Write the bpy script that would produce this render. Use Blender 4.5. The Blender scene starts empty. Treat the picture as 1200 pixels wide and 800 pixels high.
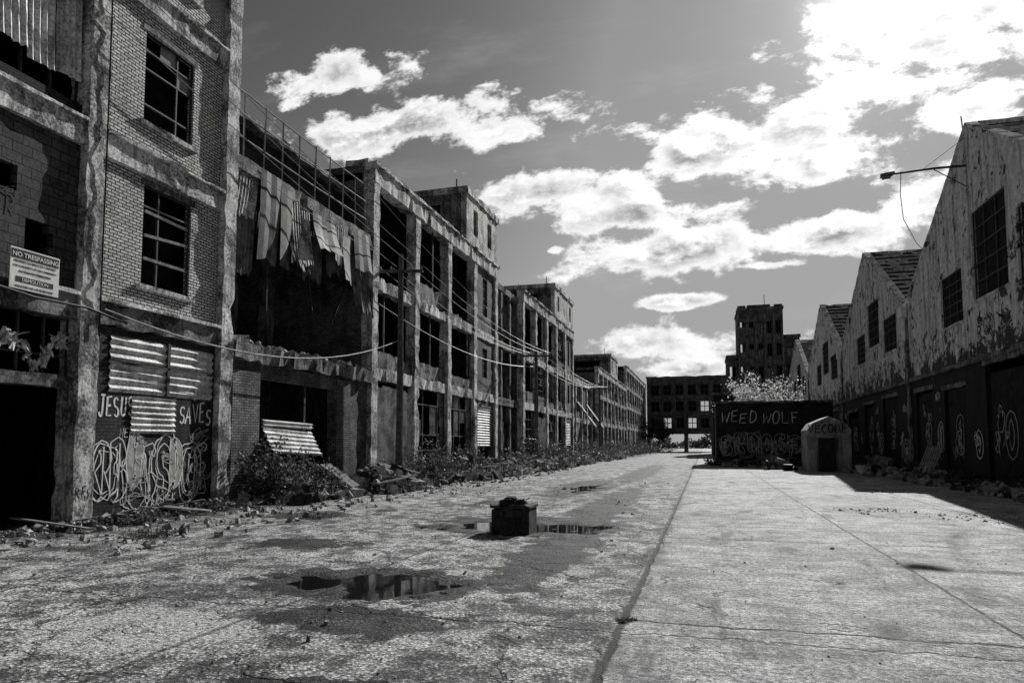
import bpy, math, random
from mathutils import Vector, Matrix, noise, Euler
random.seed(7)
R=random.random
def U(a,b): return a+(b-a)*R()
scene=bpy.context.scene
scene.view_settings.view_transform='Standard'
scene.view_settings.look='None'
scene.view_settings.exposure=0
COL=scene.collection
SUN_AZ=math.radians(13); SUN_EL=math.radians(31)

# ------------------------------------------------------------ node helpers
class S:
    def __init__(s,nt,sock): s.nt=nt; s.k=sock
    def _m(s,op,*o,clamp=False):
        n=s.nt.nodes.new('ShaderNodeMath'); n.operation=op; n.use_clamp=clamp
        for i,v in enumerate((s,)+o):
            if isinstance(v,S): s.nt.links.new(v.k,n.inputs[i])
            else: n.inputs[i].default_value=v
        return S(s.nt,n.outputs[0])
    def __add__(s,o): return s._m('ADD',o)
    __radd__=__add__
    def __sub__(s,o): return s._m('SUBTRACT',o)
    def __rsub__(s,o): return (s*-1.0)+o
    def __mul__(s,o): return s._m('MULTIPLY',o)
    __rmul__=__mul__
    def __truediv__(s,o): return s._m('DIVIDE',o)
    def pw(s,o): return s._m('POWER',o)
    def mx(s,o): return s._m('MAXIMUM',o)
    def mn(s,o): return s._m('MINIMUM',o)
    def ab(s): return s._m('ABSOLUTE')
    def sq(s): return s*s
    def sqrt(s): return s._m('SQRT')
    def pingpong(s,o): return s._m('PINGPONG',o)
    def clamp(s): return s._m('ADD',0.0,clamp=True)
    def ss(s,a,b,lo=0.0,hi=1.0):
        n=s.nt.nodes.new('ShaderNodeMapRange'); n.interpolation_type='SMOOTHSTEP'
        s.nt.links.new(s.k,n.inputs[0])
        n.inputs[1].default_value=a;n.inputs[2].default_value=b
        n.inputs[3].default_value=lo;n.inputs[4].default_value=hi
        return S(s.nt,n.outputs[0])
def mixv(a,b,f):   # a + (b-a)*f
    return a+(b-a)*f
def comb(nt,x,y,z=0.0):
    n=nt.nodes.new('ShaderNodeCombineXYZ')
    for i,v in enumerate((x,y,z)):
        if isinstance(v,S): nt.links.new(v.k,n.inputs[i])
        else: n.inputs[i].default_value=v
    return S(nt,n.outputs[0])
def objxyz(nt):
    t=nt.nodes.new('ShaderNodeTexCoord'); s=nt.nodes.new('ShaderNodeSeparateXYZ')
    nt.links.new(t.outputs['Object'],s.inputs[0])
    return S(nt,t.outputs['Object']),S(nt,s.outputs[0]),S(nt,s.outputs[1]),S(nt,s.outputs[2])
def nz(nt,vec,scale,detail=5,rough=.55,dist=0.0):
    n=nt.nodes.new('ShaderNodeTexNoise'); nt.links.new(vec.k,n.inputs['Vector'])
    n.inputs['Scale'].default_value=scale;n.inputs['Detail'].default_value=detail
    n.inputs['Roughness'].default_value=rough;n.inputs['Distortion'].default_value=dist
    return S(nt,n.outputs[0])
def vor(nt,vec,scale,feature='F1',out=0,rnd=1.0):
    n=nt.nodes.new('ShaderNodeTexVoronoi'); n.feature=feature; nt.links.new(vec.k,n.inputs['Vector'])
    n.inputs['Scale'].default_value=scale; n.inputs['Randomness'].default_value=rnd
    return S(nt,n.outputs[out])
def newmat(name):
    m=bpy.data.materials.new(name); m.use_nodes=True; nt=m.node_tree
    b=nt.nodes['Principled BSDF']; return m,nt,b
def setcol(nt,b,v):
    c=comb(nt,v,v,v); nt.links.new(c.k,b.inputs['Base Color'])
def bump(nt,b,h,strength=.5,dist=.02):
    n=nt.nodes.new('ShaderNodeBump'); n.inputs['Strength'].default_value=strength; n.inputs['Distance'].default_value=dist
    nt.links.new(h.k,n.inputs['Height']); nt.links.new(n.outputs[0],b.inputs['Normal'])

def concrete(name,light=.4,dark=.1,thr=(.35,.65),streak=.6,bs=.4,scale=1.3,rough=.85):
    m,nt,b=newmat(name); v,x,y,z=objxyz(nt)
    n1=nz(nt,v,scale,6,.65); n2=nz(nt,v,14,4,.7)
    sv=comb(nt,x*5.0,y*5.0,z*.45); n3=nz(nt,sv,1.0,4,.6)
    f=(n1*.6+n2*.4).ss(*thr)
    st=n3.ss(.45,.7,1.0,1.0-streak)
    c=mixv(dark+f*0.0,light,f)*st*(n2*1.2+.4)
    setcol(nt,b,c.mn(.85)); b.inputs['Roughness'].default_value=rough
    b.inputs['Specular IOR Level'].default_value=.25
    bump(nt,b,n2*.9+n1*.5,bs,.04); return m
def brickmat(name,c1=.42,c2=.24,mort=.1,bw=.21,rh=.075,ms=.012,dirt=.6,bs=.35,dirtscale=.9):
    m,nt,b=newmat(name); v,x,y,z=objxyz(nt)
    n=nt.nodes.new('ShaderNodeTexBrick'); uv=comb(nt,x+y,z,0.0); nt.links.new(uv.k,n.inputs['Vector'])
    n.inputs['Scale'].default_value=1.0;n.inputs['Brick Width'].default_value=bw;n.inputs['Row Height'].default_value=rh
    n.inputs['Mortar Size'].default_value=ms;n.inputs['Mortar Smooth'].default_value=.2
    n.inputs['Color1'].default_value=(c1,c1,c1,1);n.inputs['Color2'].default_value=(c2,c2,c2,1);n.inputs['Mortar'].default_value=(mort,mort,mort,1)
    n1=nz(nt,v,dirtscale,6,.65); sv=comb(nt,x*3.0,y*3.0,z*.4); n3=nz(nt,sv,1.0,4,.6); n4=nz(nt,v,22,3,.7)
    col=S(nt,n.outputs[0])
    f=n1.ss(.38,.62,1.0-dirt,1.0)*n3.ss(.4,.72,1.0,1.0-dirt*.7)*n4.ss(.3,.7,.55,1.3)
    setcol(nt,b,(col*f).mn(.88)); b.inputs['Roughness'].default_value=.85; b.inputs['Specular IOR Level'].default_value=.2
    bump(nt,b,(1.0-S(nt,n.outputs[1]))*.8+n4*.4,bs,.02); return m
def plain(name,c,rough=.8,spec=.3,metal=0.0,var=.5,scale=3):
    m,nt,b=newmat(name); v,x,y,z=objxyz(nt)
    n1=nz(nt,v,scale,5,.65)
    setcol(nt,b,n1.ss(.3,.7,1.0-var,1.0+var)*c); b.inputs['Roughness'].default_value=rough
    b.inputs['Specular IOR Level'].default_value=spec; b.inputs['Metallic'].default_value=metal
    bump(nt,b,n1,.4,.02); return m
def leafm(name,c,tr=.5,var=.6,scale=9):
    m,nt,b=newmat(name); v,x,y,z=objxyz(nt)
    n1=nz(nt,v,scale,3,.6); col=n1.ss(.3,.7,1.0-var,1.0+var)*c; cc=comb(nt,col,col,col)
    nt.links.new(cc.k,b.inputs['Base Color']); b.inputs['Roughness'].default_value=.55
    t=nt.nodes.new('ShaderNodeBsdfTranslucent'); nt.links.new(cc.k,t.inputs[0])
    mxs=nt.nodes.new('ShaderNodeMixShader'); mxs.inputs[0].default_value=tr
    nt.links.new(b.outputs[0],mxs.inputs[1]); nt.links.new(t.outputs[0],mxs.inputs[2])
    nt.links.new(mxs.outputs[0],nt.nodes['Material Output'].inputs[0]); return m
def peeling(name,light=.6,dark=.06,scale=1.1,a=.46,bb=.52):
    m,nt,b=newmat(name); v,x,y,z=objxyz(nt)
    w=nz(nt,v,scale,8,.72,.6); w2=nz(nt,v,scale*4,6,.7)
    sv=comb(nt,x*3.0,y*3.0,z*.35); st=nz(nt,sv,1.0,5,.65)
    low=z.ss(4.0,7.5,.14,0.0)
    f=(w*.7+w2*.3-low).ss(a-.03,bb-.03)
    base=mixv(nz(nt,v,6,4,.7)*dark*2,w2.ss(.3,.7,.6,1.0)*light,f)*st.ss(.42,.68,1.0,.45)
    setcol(nt,b,base); b.inputs['Roughness'].default_value=.85; b.inputs['Specular IOR Level'].default_value=.2
    bump(nt,b,f*.6+w2*.5,.6,.03); return m

M={}
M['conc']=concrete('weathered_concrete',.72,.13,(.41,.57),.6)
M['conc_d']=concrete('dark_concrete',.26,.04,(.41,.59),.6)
M['brick_l']=brickmat('pale_brick',.88,.66,.045,ms=.015,dirt=.25,bs=.22)
M['brick_m']=brickmat('mid_brick',.34,.17,.04,ms=.013,dirt=.6)
M['brick_d']=brickmat('dark_brick',.08,.035,.02,dirt=.6)
M['block']=brickmat('concrete_block',.10,.07,.025,bw=.4,rh=.2,ms=.014,dirt=.4)
M['int']=plain('shade_toned_interior',.016,.95,.05)  # near-black tone paints in the shade of the unlit rooms
M['dark']=plain('dark_steel',.022,.7,.3)
M['rust']=plain('rusted_sheet',.09,.7,.3,var=.8,scale=2)
M['corr']=concrete('corrugated_metal',.55,.1,(.42,.56),.6,.3,1.0,.55)
M['shut']=concrete('shutter_metal',.8,.3,(.38,.58),.4,.2,1.5,.5)
M['frame']=plain('window_frame',.045,.7,.3)
M['pane']=plain('dirty_glass',.12,.25,.5,var=.8,scale=1.5)
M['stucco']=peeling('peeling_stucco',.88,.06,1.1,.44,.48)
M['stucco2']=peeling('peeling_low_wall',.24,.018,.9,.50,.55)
M['plaster']=concrete('pale_plaster',.42,.16,(.38,.6),.5)
M['roof']=plain('roof_sheet',.02,.7,.3)
M['roof2']=plain('roof_gap_light',.4,.5,.4)  # pale colour stands in for light seen through missing roof panels
M['wood']=plain('weathered_wood',.2,.85,.2,scale=6)
M['woodd']=plain('pole_wood',.09,.85,.2,scale=6)
M['paint']=plain('graffiti_paint',.8,.6,.3,var=.2,scale=5)
M['paintg']=plain('graffiti_paint_grey',.4,.6,.3,var=.35,scale=5)
M['black']=plain('black_paint',.015,.6,.2)
M['white']=plain('white_enamel',.75,.5,.4,var=.15)
M['rub']=concrete('rubble_concrete',.5,.07,(.38,.6),.1,.8,3)
M['rubd']=concrete('rubble_dark',.06,.015,(.38,.6),.1,.8,3)
M['cable']=plain('cable',.03,.6,.3)
M['cablel']=plain('cable_pale',.3,.5,.4)
M['leaf']=leafm('weed_leaf',.08,.45)
M['leafl']=leafm('pale_leaf',.5,.55,.5,3)
M['dry']=leafm('dry_weed',.3,.4,.5,5)
M['leafd']=leafm('tree_leaf',.06,.3,.6,2)

# ------------------------------------------------------------ geometry
class P:
    def __init__(s): s.v=[];s.f=[]
    def box(s,x0,x1,y0,y1,z0,z1):
        s.hexa([(x0,y0,z0),(x1,y0,z0),(x1,y1,z0),(x0,y1,z0),(x0,y0,z1),(x1,y0,z1),(x1,y1,z1),(x0,y1,z1)])
    def hexa(s,p):
        b=len(s.v); s.v+=[tuple(q) for q in p]
        s.f+=[(b,b+3,b+2,b+1),(b+4,b+5,b+6,b+7),(b,b+1,b+5,b+4),(b+1,b+2,b+6,b+5),(b+2,b+3,b+7,b+6),(b+3,b,b+4,b+7)]
    def rbox(s,x0,x1,y0,y1,z0,z1,j=.018,seg=.35):
        L=[x1-x0,y1-y0,z1-z0]; ax=L.index(max(L)); n=max(1,int(L[ax]/seg)); n=min(n,60)
        lo=[x0,y0,z0];hi=[x1,y1,z1]; o=[i for i in range(3) if i!=ax]
        b=len(s.v)
        for i in range(n+1):
            for (p,q) in ((0,0),(1,0),(1,1),(0,1)):
                c=[0,0,0]; c[ax]=lo[ax]+L[ax]*i/n+(U(-.3,.3)*seg if 0<i<n else 0)*.5
                c[o[0]]=(hi if p else lo)[o[0]]+U(-j,j); c[o[1]]=(hi if q else lo)[o[1]]+U(-j,j)
                if R()<.1:   # spalled corner
                    c[o[0]]+=(-1 if p else 1)*U(.5,3.5)*j; c[o[1]]+=(-1 if q else 1)*U(.5,3.5)*j
                s.v.append(tuple(c))
        for i in range(n):
            a=b+i*4
            for k in range(4):
                k2=(k+1)%4; s.f.append((a+k,a+k2,a+4+k2,a+4+k))
        s.f.append((b+3,b+2,b+1,b)); a=b+n*4; s.f.append((a,a+1,a+2,a+3))
    def obox(s,c,size,rot,jit=0):
        m=Euler(rot).to_matrix(); p=[]
        for (x,y,z) in ((-1,-1,-1),(1,-1,-1),(1,1,-1),(-1,1,-1),(-1,-1,1),(1,-1,1),(1,1,1),(-1,1,1)):
            q=Vector((x*size[0]/2*(1+U(-jit,jit)),y*size[1]/2*(1+U(-jit,jit)),z*size[2]/2*(1+U(-jit,jit))))
            p.append(tuple(m@q+Vector(c)))
        s.hexa(p)
    def quad(s,a,b,c,d):
        k=len(s.v); s.v+=[tuple(a),tuple(b),tuple(c),tuple(d)]; s.f.append((k,k+1,k+2,k+3))
    def wallx(s,x0,x1,y0,y1,z0,z1,holes=(),top=None):
        ys={y0,y1}
        for h in holes:
            for q in h[:2]:
                if y0<q<y1: ys.add(q)
        if top:
            for q in top[1]:
                if y0<q<y1: ys.add(q)
        ys=sorted(ys)
        for a,b in zip(ys,ys[1:]):
            m=(a+b)/2
            hs=sorted([(h[2],h[3]) for h in holes if h[0]<m<h[1]])
            z=z0; iv=[]
            for h in hs:
                if h[0]>z: iv.append((z,h[0]))
                z=max(z,h[1])
            for q in iv: s.box(x0,x1,a,b,*q)
            za,zb=(top[0](a),top[0](b)) if top else (z1,z1)
            if min(za,zb)>z-.001:
                s.hexa([(x0,a,z),(x1,a,z),(x1,b,z),(x0,b,z),(x0,a,za),(x1,a,za),(x1,b,zb),(x0,b,zb)])
    def wally(s,y0,y1,x0,x1,z0,z1,holes=()):
        xs=sorted({x0,x1}|{q for h in holes for q in h[:2] if x0<q<x1})
        for a,b in zip(xs,xs[1:]):
            m=(a+b)/2; z=z0
            for h in sorted([(h[2],h[3]) for h in holes if h[0]<m<h[1]]):
                if h[0]>z: s.box(a,b,y0,y1,z,h[0])
                z=h[1]
            if z1>z: s.box(a,b,y0,y1,z,z1)
    def corrx(s,x,y0,y1,z0,z1,per=.16,amp=.03,bend=0.0,skew=0.0,tilt=0.0,rag=.03):
        n=max(2,int((y1-y0)/(per/2))); k=len(s.v); ns=5
        for j in range(ns+1):
            t=j/ns
            for i in range(n+1):
                w=i/n
                s.v.append((x+(amp if i%2 else -amp)+bend*(1-t)**2+U(-.004,.004)+tilt*w*(1-t), y0+(y1-y0)*w+skew*(1-t), z1+(z0-z1)*(1-t)+ (0 if j else U(-rag,rag))))
        for j in range(ns):
            for i in range(n):
                a=k+j*(n+1)+i; s.f.append((a,a+1,a+n+2,a+n+1))
    def ribz(s,x,y0,y1,z0,z1,per=.12,amp=.025,bend=0.0,roll=0):
        n=max(2,int((z1-z0)/(per/2))); k=len(s.v)
        for i in range(n+1):
            t=i/n
            for q in (0,.33,.66,1): s.v.append((x+(amp if i%2 else -amp)+bend*(1-t), y0+(y1-y0)*q, z0+(z1-z0)*t+roll*q+U(-.01,.01)))
        for i in range(n):
            for j in range(3):
                a=k+i*4+j; s.f.append((a,a+1,a+5,a+4))
    def gridx(s,x,y0,y1,z0,z1,ny,nz_,w=.04,d=.05,miss=0.0):
        for i in range(ny+1):
            yy=y0+(y1-y0)*i/ny
            if 0<i<ny and R()<miss: continue
            s.box(x-d/2,x+d/2,yy-w/2,yy+w/2,z0,z1)
        for i in range(nz_+1):
            zz=z0+(z1-z0)*i/nz_
            if 0<i<nz_ and R()<miss: continue
            s.box(x-d/2-.003,x+d/2+.003,y0,y1,zz-w/2,zz+w/2)
    def panesx(s,x,y0,y1,z0,z1,ny,nz_,prob):
        for i in range(ny):
            for j in range(nz_):
                if R()<prob:
                    a=y0+(y1-y0)*i/ny;b=y0+(y1-y0)*(i+1)/ny;c=z0+(z1-z0)*j/nz_;d=z0+(z1-z0)*(j+1)/nz_
                    s.quad((x,a,c),(x+U(-.01,.01),b,c),(x,b,d),(x+U(-.01,.01),a,d))
    def tube(s,pts,r=.02,n=5):
        k=len(s.v); pts=[Vector(p) for p in pts]; rr=r if isinstance(r,(list,tuple)) else [r]*len(pts)
        for i,p in enumerate(pts):
            t=(pts[min(i+1,len(pts)-1)]-pts[max(i-1,0)]).normalized()
            u=t.cross(Vector((0,0,1)) if abs(t.z)<.9 else Vector((1,0,0))).normalized(); w=t.cross(u)
            for a in range(n):
                an=2*math.pi*a/n; s.v.append(tuple(p+(u*math.cos(an)+w*math.sin(an))*rr[i]))
        for i in range(len(pts)-1):
            for a in range(n):
                b=(a+1)%n; s.f.append((k+i*n+a,k+i*n+b,k+(i+1)*n+b,k+(i+1)*n+a))
        s.f.append(tuple(k+a for a in range(n))); s.f.append(tuple(k+(len(pts)-1)*n+a for a in range(n)))
    def chunk(s,c,r):
        s.obox(c,(r*U(.6,1.6),r*U(.6,1.6),r*U(.4,1.1)),(U(0,6),U(-.5,.5),U(0,6)),.35)
    def mesh(s,name,mat,parent=None,smooth=False):
        me=bpy.data.meshes.new(name); me.from_pydata(s.v,[],s.f); me.materials.append(mat); me.update()
        if smooth: me.polygons.foreach_set('use_smooth',[True]*len(me.polygons))
        o=bpy.data.objects.new(name,me); COL.objects.link(o)
        if parent: o.parent=parent
        return o
class Thing:
    def __init__(s,name):
        s.e=bpy.data.objects.new(name,None); COL.objects.link(s.e); s.p={}; s.e.empty_display_size=.5
    def __call__(s,part,mat='conc'):
        if part not in s.p: s.p[part]=(P(),mat)
        return s.p[part][0]
    def done(s,smooth=()):
        for k,(p,m) in s.p.items():
            if p.v: p.mesh(k,M[m],s.e,k in smooth)
        return s.e

# stroke lettering ------------------------------------------------
def arc(cx,cy,rx,ry,a0,a1,n=10): return [(cx+rx*math.cos(math.radians(a0+(a1-a0)*i/n)),cy+ry*math.sin(math.radians(a0+(a1-a0)*i/n))) for i in range(n+1)]
F={'J':[[(.2,1),(.9,1)],[(.6,1),(.6,.25)]+arc(.35,.25,.25,.25,0,-170,6)],
'E':[[(.8,1),(.1,.95),(.1,0),(.85,.03)],[(.1,.5),(.7,.55)]],
'S':[arc(.5,.75,.35,.25,30,270,8)+arc(.5,.25,.35,.25,90,-150,8)],
'U':[[(.1,1),(.1,.3)]+arc(.45,.3,.35,.3,180,360,6)+[(.8,1)]],
'A':[[(0,0),(.45,1),(.9,0)],[(.2,.4),(.7,.4)]],'V':[[(0,1),(.45,0),(.9,1)]],
'W':[[(0,1),(.2,0),(.45,.7),(.7,0),(.95,1)]],'D':[[(.1,0),(.1,1)]+arc(.15,.5,.7,.5,90,-90,8)],
'O':[arc(.5,.5,.4,.5,0,360,12)],'L':[[(.1,1),(.1,0),(.8,0)]],'F':[[(.8,1),(.1,1),(.1,0)],[(.1,.55),(.65,.55)]],
'C':[arc(.5,.5,.4,.5,50,310,9)],'M':[[(0,0),(.1,1),(.45,.3),(.8,1),(.9,0)]],'T':[[(0,1),(.9,1)],[(.45,1),(.45,0)]],
'+':[[(.45,1.2),(.45,-.1)],[(.05,.8),(.85,.8)]],'R':[[(.1,0),(.1,1)]+arc(.2,.75,.5,.25,90,-90,6)+[(.8,0)]],'N':[[(.1,0),(.1,1),(.8,0),(.8,1)]],
'P':[[(.1,0),(.1,1)]+arc(.2,.75,.5,.25,90,-90,6)],'Y':[[(0,1),(.45,.5),(.9,1)],[(.45,.5),(.45,0)]],'K':[[(.1,0),(.1,1)],[(.8,1),(.1,.45),(.85,0)]],
'B':[[(.1,0),(.1,1)]+arc(.2,.76,.45,.24,90,-90,6)+arc(.2,.26,.6,.26,90,-90,6)+[(.1,0)]],'G':[arc(.5,.5,.4,.5,50,340,9)+[(.5,.4)]]}
def stroke(p,pts,w,mp):
    q=[Vector(a) for a in pts]; k=len(p.v); n=len(q)
    for i,a in enumerate(q):
        t=(q[min(i+1,n-1)]-q[max(i-1,0)]); 
        if t.length<1e-6: t=Vector((1,0))
        t.normalize(); nn=Vector((-t.y,t.x))*w/2*U(.7,1.25)
        p.v.append(mp(*(a+nn))); p.v.append(mp(*(a-nn)))
    for i in range(n-1):
        a=k+2*i; p.f.append((a,a+1,a+3,a+2))
_off=[0]
def word(p,txt,s0,t0,h,wd,w,mk,rot=0):
    for i,c in enumerate(txt):
        if c not in F: continue
        js,jt,hh=U(-.06,.06),U(-.1,.1)*h,h*U(.82,1.18); sl=U(-.12,.2)
        for st in F[c]:
            _off[0]=(_off[0]+1)%5
            stroke(p,[(s0+(i+js+a*.85+sl*(b-.5))*wd,t0+jt+b*hh) for a,b in st],w,mk(_off[0]*.0006))
def outline_letter(p,c,s0,t0,h,wd,fat,w,mk,fill=None):
    for st in F[c]:
        q=[Vector((s0+a*wd,t0+b*h)) for a,b in st]; L=[];Rr=[]; n=len(q)
        for i,a in enumerate(q):
            t=(q[min(i+1,n-1)]-q[max(i-1,0)]).normalized(); nn=Vector((-t.y,t.x))*fat*U(.85,1.15)
            L.append(a+nn); Rr.append(a-nn)
        t0_=(q[1]-q[0]).normalized()*fat*.9; t1_=(q[-1]-q[-2]).normalized()*fat*.9
        loop=[q[0]-t0_]+L+[q[-1]+t1_]+Rr[::-1]+[q[0]-t0_]
        _off[0]=(_off[0]+1)%5
        stroke(p,[tuple(a) for a in loop],w,mk(_off[0]*.0006+.003))
        if fill is not None:
            k=len(fill.v)
            for a,b in zip(L,Rr): fill.v.append(mk(_off[0]*.0004)(*a)); fill.v.append(mk(_off[0]*.0004)(*b))
            for i in range(n-1): a=k+2*i; fill.f.append((a,a+1,a+3,a+2))
def bubble(p,cs,ct,rs,rt,w,mk,rings=2):
    k=U(0,9)
    for r in range(rings):
        sc=1-.22*r; pts=[]
        for i in range(29):
            a=2*math.pi*i/28; rr=sc*(1+.35*noise.noise((math.cos(a)*1.2+k,math.sin(a)*1.2,r*.3)))
            pts.append((cs+rs*rr*math.copysign(abs(math.cos(a))**.75,math.cos(a)),ct+rt*rr*math.copysign(abs(math.sin(a))**.75,math.sin(a))))
        _off[0]=(_off[0]+1)%5
        stroke(p,pts,w*(1 if r==0 else .7),mk(_off[0]*.0006))
def scribble(p,cs,ct,rs,rt,w,mk,n=16):
    k=U(0,50); pts=[(cs+rs*1.6*noise.noise((k,i*.35,0)),ct+rt*1.6*noise.noise((0,i*.35,k))) for i in range(n)]
    _off[0]=(_off[0]+1)%5
    stroke(p,pts,w,mk(_off[0]*.0006))

# ------------------------------------------------------------ street
PUD=[(-3.75,7.35,1.25,.66),(-3.5,13.2,1.8,1.15),(-4.4,25.5,.8,2.4),(-5.6,18.0,.5,.9)]
def dep(x,y):
    best=-9
    for a,b,rx,ry in PUD:
        d=1-math.sqrt(((x-a)/rx)**2+((y-b)/ry)**2)
        best=max(best,d)
    best+=.85*noise.noise((x*1.3,y*1.3,3))+.4*noise.noise((x*4,y*4,7))
    return max(0,min(1,best*1.3))
def hgt(x,y):
    h=.010*noise.noise((x*.7,y*.5,1))+.004*noise.noise((x*3,y*3,2))
    if x<-.74: h+=.012*noise.noise((x*1.5,y*1.5,5))+.008*noise.noise((x*6,y*6,5))-.004
    if y<32 and -8.5<x<-1: h-=.085*dep(x,y)
    return h
sp=P()
xs=[]; x=-12.95
while x<10.7: xs.append(x); x+=.08 if -8<x<.5 else .22
xs.append(10.7)
ys=[-25,-10,-3,0,2]; y=2.5
while y<290: ys.append(y); y+=.08 if y<15 else (.25 if y<32 else (1.0 if y<80 else 5))
for yy in ys:
    for xx in xs: sp.v.append((xx,yy,hgt(xx,yy)))
nx=len(xs)
for j in range(len(ys)-1):
    for i in range(nx-1):
        a=j*nx+i; sp.f.append((a,a+1,a+nx+1,a+nx))
m,nt,b=newmat('cracked_concrete_road'); v,x,y,z=objxyz(nt)
big=nz(nt,v,.35,4,.6); med=nz(nt,v,2.2,6,.7); fine=nz(nt,v,20,5,.8); grit=nz(nt,v,75,2,.7)
st=vor(nt,v,30,'F1',0); wob=nz(nt,v,2.0,5,.65)-.5; wob2=nz(nt,v,.7,4,.6)-.5
xw=x+wob*.12
side=(x+wob*.6).ss(-.95,-.55)            # 1 = right, newer slabs
def line(src,w0,w1): return src.ab().ss(w0,w1,1.0,0.0)
j1=line(xw+.74,.014,.055)+line(x+wob2*.9+.78,.0,.03)*.6
j2=line(x+wob*.09-2.5,.006,.03)*med.ss(.38,.5,.45,1.0)+line(x+wob*.07-5.8,.008,.03)
jl=line(xw+4.1,.01,.05)*.7+line(xw+7.5,.01,.05)*.7
cy=(y+wob*.3+11.0)
cross=cy.pingpong(2.9).ss(.008,.04,1.0,0.0)*side*med.ss(.4,.5,.35,1.0)
cross2=(y+wob*.5+2.2).pingpong(4.1).ss(.0,.04,.7,0.0)
cv=comb(nt,x+wob*1.1,y+wob2*2.0,0.0)
cr=vor(nt,cv,.42,'DISTANCE_TO_EDGE')
crk=cr.ss(.002,.012,1.0,0.0)*mixv(side*0+1.0,med.ss(.5,.56),side)
cr2=vor(nt,cv,1.6,'DISTANCE_TO_EDGE').ss(.004,.03,1.0,0.0)*(1.0-side)*big.ss(.43,.55)
lines=(j1+j2+jl+cross+cross2+crk*.8+cr2*.7)
lines=lines.mn(1.0)
weedy=((xw+.74).ab().ss(.0,.28,1.0,0.0)*big.ss(.46,.56)*fine.ss(.40,.56))
pebbles=st.ss(.12,.55,1.45,.35)
spk=fine.ss(.38,.62,.32,1.6)*grit.ss(.38,.62,.5,1.45)
right=(.25+med.ss(.37,.66)*.32)*spk*big.ss(.35,.62,.75,1.2)
yband=nz(nt,comb(nt,x*.6,y*7.0,0.0),1.0,4,.6).ss(.3,.6,.72,1.08)
stain=nz(nt,comb(nt,x*1.6,y*.5,7.0),1.0,5,.65).ss(.54,.64,1.0,.45)
right=right*yband*stain
left=(.17+med.ss(.40,.60)*.80)*pebbles*spk*big.ss(.38,.6,.7,1.3)
patch=nz(nt,comb(nt,x*.8,y*.55,2.0),1.0,5,.6).ss(.58,.60)
left=mixv(left,left*.45,patch)
def ell(cx,cy_,rx,ry): return 1.0-(((x-cx)/rx).sq()+((y-cy_)/ry).sq()).sqrt()
pale=(ell(-4.75,4.9,1.0,.75)+wob*2.0).ss(.0,.16)
left=mixv(left,spk*.48,pale)
col=mixv(left,right,side)
wet=ell(-3.2,5.75,1.0,.5).mx(ell(-2.2,10.5,.6,4.0)).mx(ell(-2.5,19.0,.7,9.0)).mx(ell(-3.75,7.35,1.6,1.0)).mx(ell(-3.45,13.3,2.3,1.9)).mx(ell(-4.4,26.0,1.2,6.0)).mx(ell(-5.6,18.,.8,1.4)).mx(ell(-6.3,10.0,1.0,.6)).mx(ell(-3.4,42.,.9,15.0)).mx(ell(-2.6,4.1,.6,.25)).mx(ell(-8.8,14.,1.,1.))
wetm=(wet+wob*1.9+wob2*1.1).ss(.03,.13)
col=col*mixv(wetm*0+1.0,.10,wetm)
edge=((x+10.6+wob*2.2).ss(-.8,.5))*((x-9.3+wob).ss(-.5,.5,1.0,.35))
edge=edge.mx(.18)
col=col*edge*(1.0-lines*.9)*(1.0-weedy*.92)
setcol(nt,b,col.mx(.005).mn(.85))
rg=mixv(wetm*0+.8,.7,wetm); nt.links.new(rg.k,b.inputs['Roughness'])
spn=mixv(wetm*0+.35,.22,wetm); nt.links.new(spn.k,b.inputs['Specular IOR Level'])
bump(nt,b,fine*1.3+grit*.5+(1.0-st)*.6*(1.0-side)+med*1.3-lines*1.6,.85,.024)
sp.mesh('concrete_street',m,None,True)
gp=P(); gp.quad((-1500,-1500,-.12),(1500,-1500,-.12),(1500,2500,-.12),(-1500,2500,-.12))
gp.mesh('ground',concrete('dirt_ground',.2,.07,(.35,.65),0,.5,.6))
m,nt,b=newmat('puddle_water'); b.inputs['Base Color'].default_value=(.01,.01,.01,1); b.inputs['Roughness'].default_value=.03; b.inputs['IOR'].default_value=1.33
v,x,y,z=objxyz(nt); bump(nt,b,nz(nt,v,6,3,.5),.06,.01)
M['water']=m
for (a,c,rx,ry) in PUD:
    p=P(); n=28
    p.v=[(a+1.7*rx*math.cos(2*math.pi*i/n),c+1.7*ry*math.sin(2*math.pi*i/n),-.034) for i in range(n)]; p.f=[tuple(range(n))]; p.mesh('puddle',m)

XF=-12.5; ZB=-.12
# ------------------------------------------------------------ building A (near left)
A=Thing('brick_factory_building')
cols=[2.75,7.06,11.32,15.62]; fl=[4.5,8.22,12.2,16.3]
for c in cols: A('columns').rbox(XF-.45,XF+.08,c-.24,c+.24,ZB,17,.02,.3)
for i in range(3):
    a,b_=cols[i]+.24,cols[i+1]-.24
    for f in fl:
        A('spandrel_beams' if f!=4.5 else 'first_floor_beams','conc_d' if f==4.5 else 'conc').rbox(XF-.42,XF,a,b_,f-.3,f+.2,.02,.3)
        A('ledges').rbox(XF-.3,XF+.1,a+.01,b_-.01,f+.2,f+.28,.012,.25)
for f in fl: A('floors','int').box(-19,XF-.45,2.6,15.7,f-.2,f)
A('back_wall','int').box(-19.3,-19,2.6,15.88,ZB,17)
A('side_walls','brick_m').box(-19.3,XF-.46,15.75,15.86,ZB,17); A('side_walls','brick_m').box(-19.3,XF-.46,2.5,2.6,ZB,17)
A('roof','conc_d').box(-19.3,XF+.15,2.4,16.0,17,17.3)
wx0,wx1=XF-.3,XF-.12
h2=[(12.8,14.35,5.35,7.72)]; h3=[(12.7,14.3,9.25,11.45)]; h4=[(12.7,14.3,13.2,15.3)]
y0,y1=cols[2]+.24,cols[3]-.24
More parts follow.
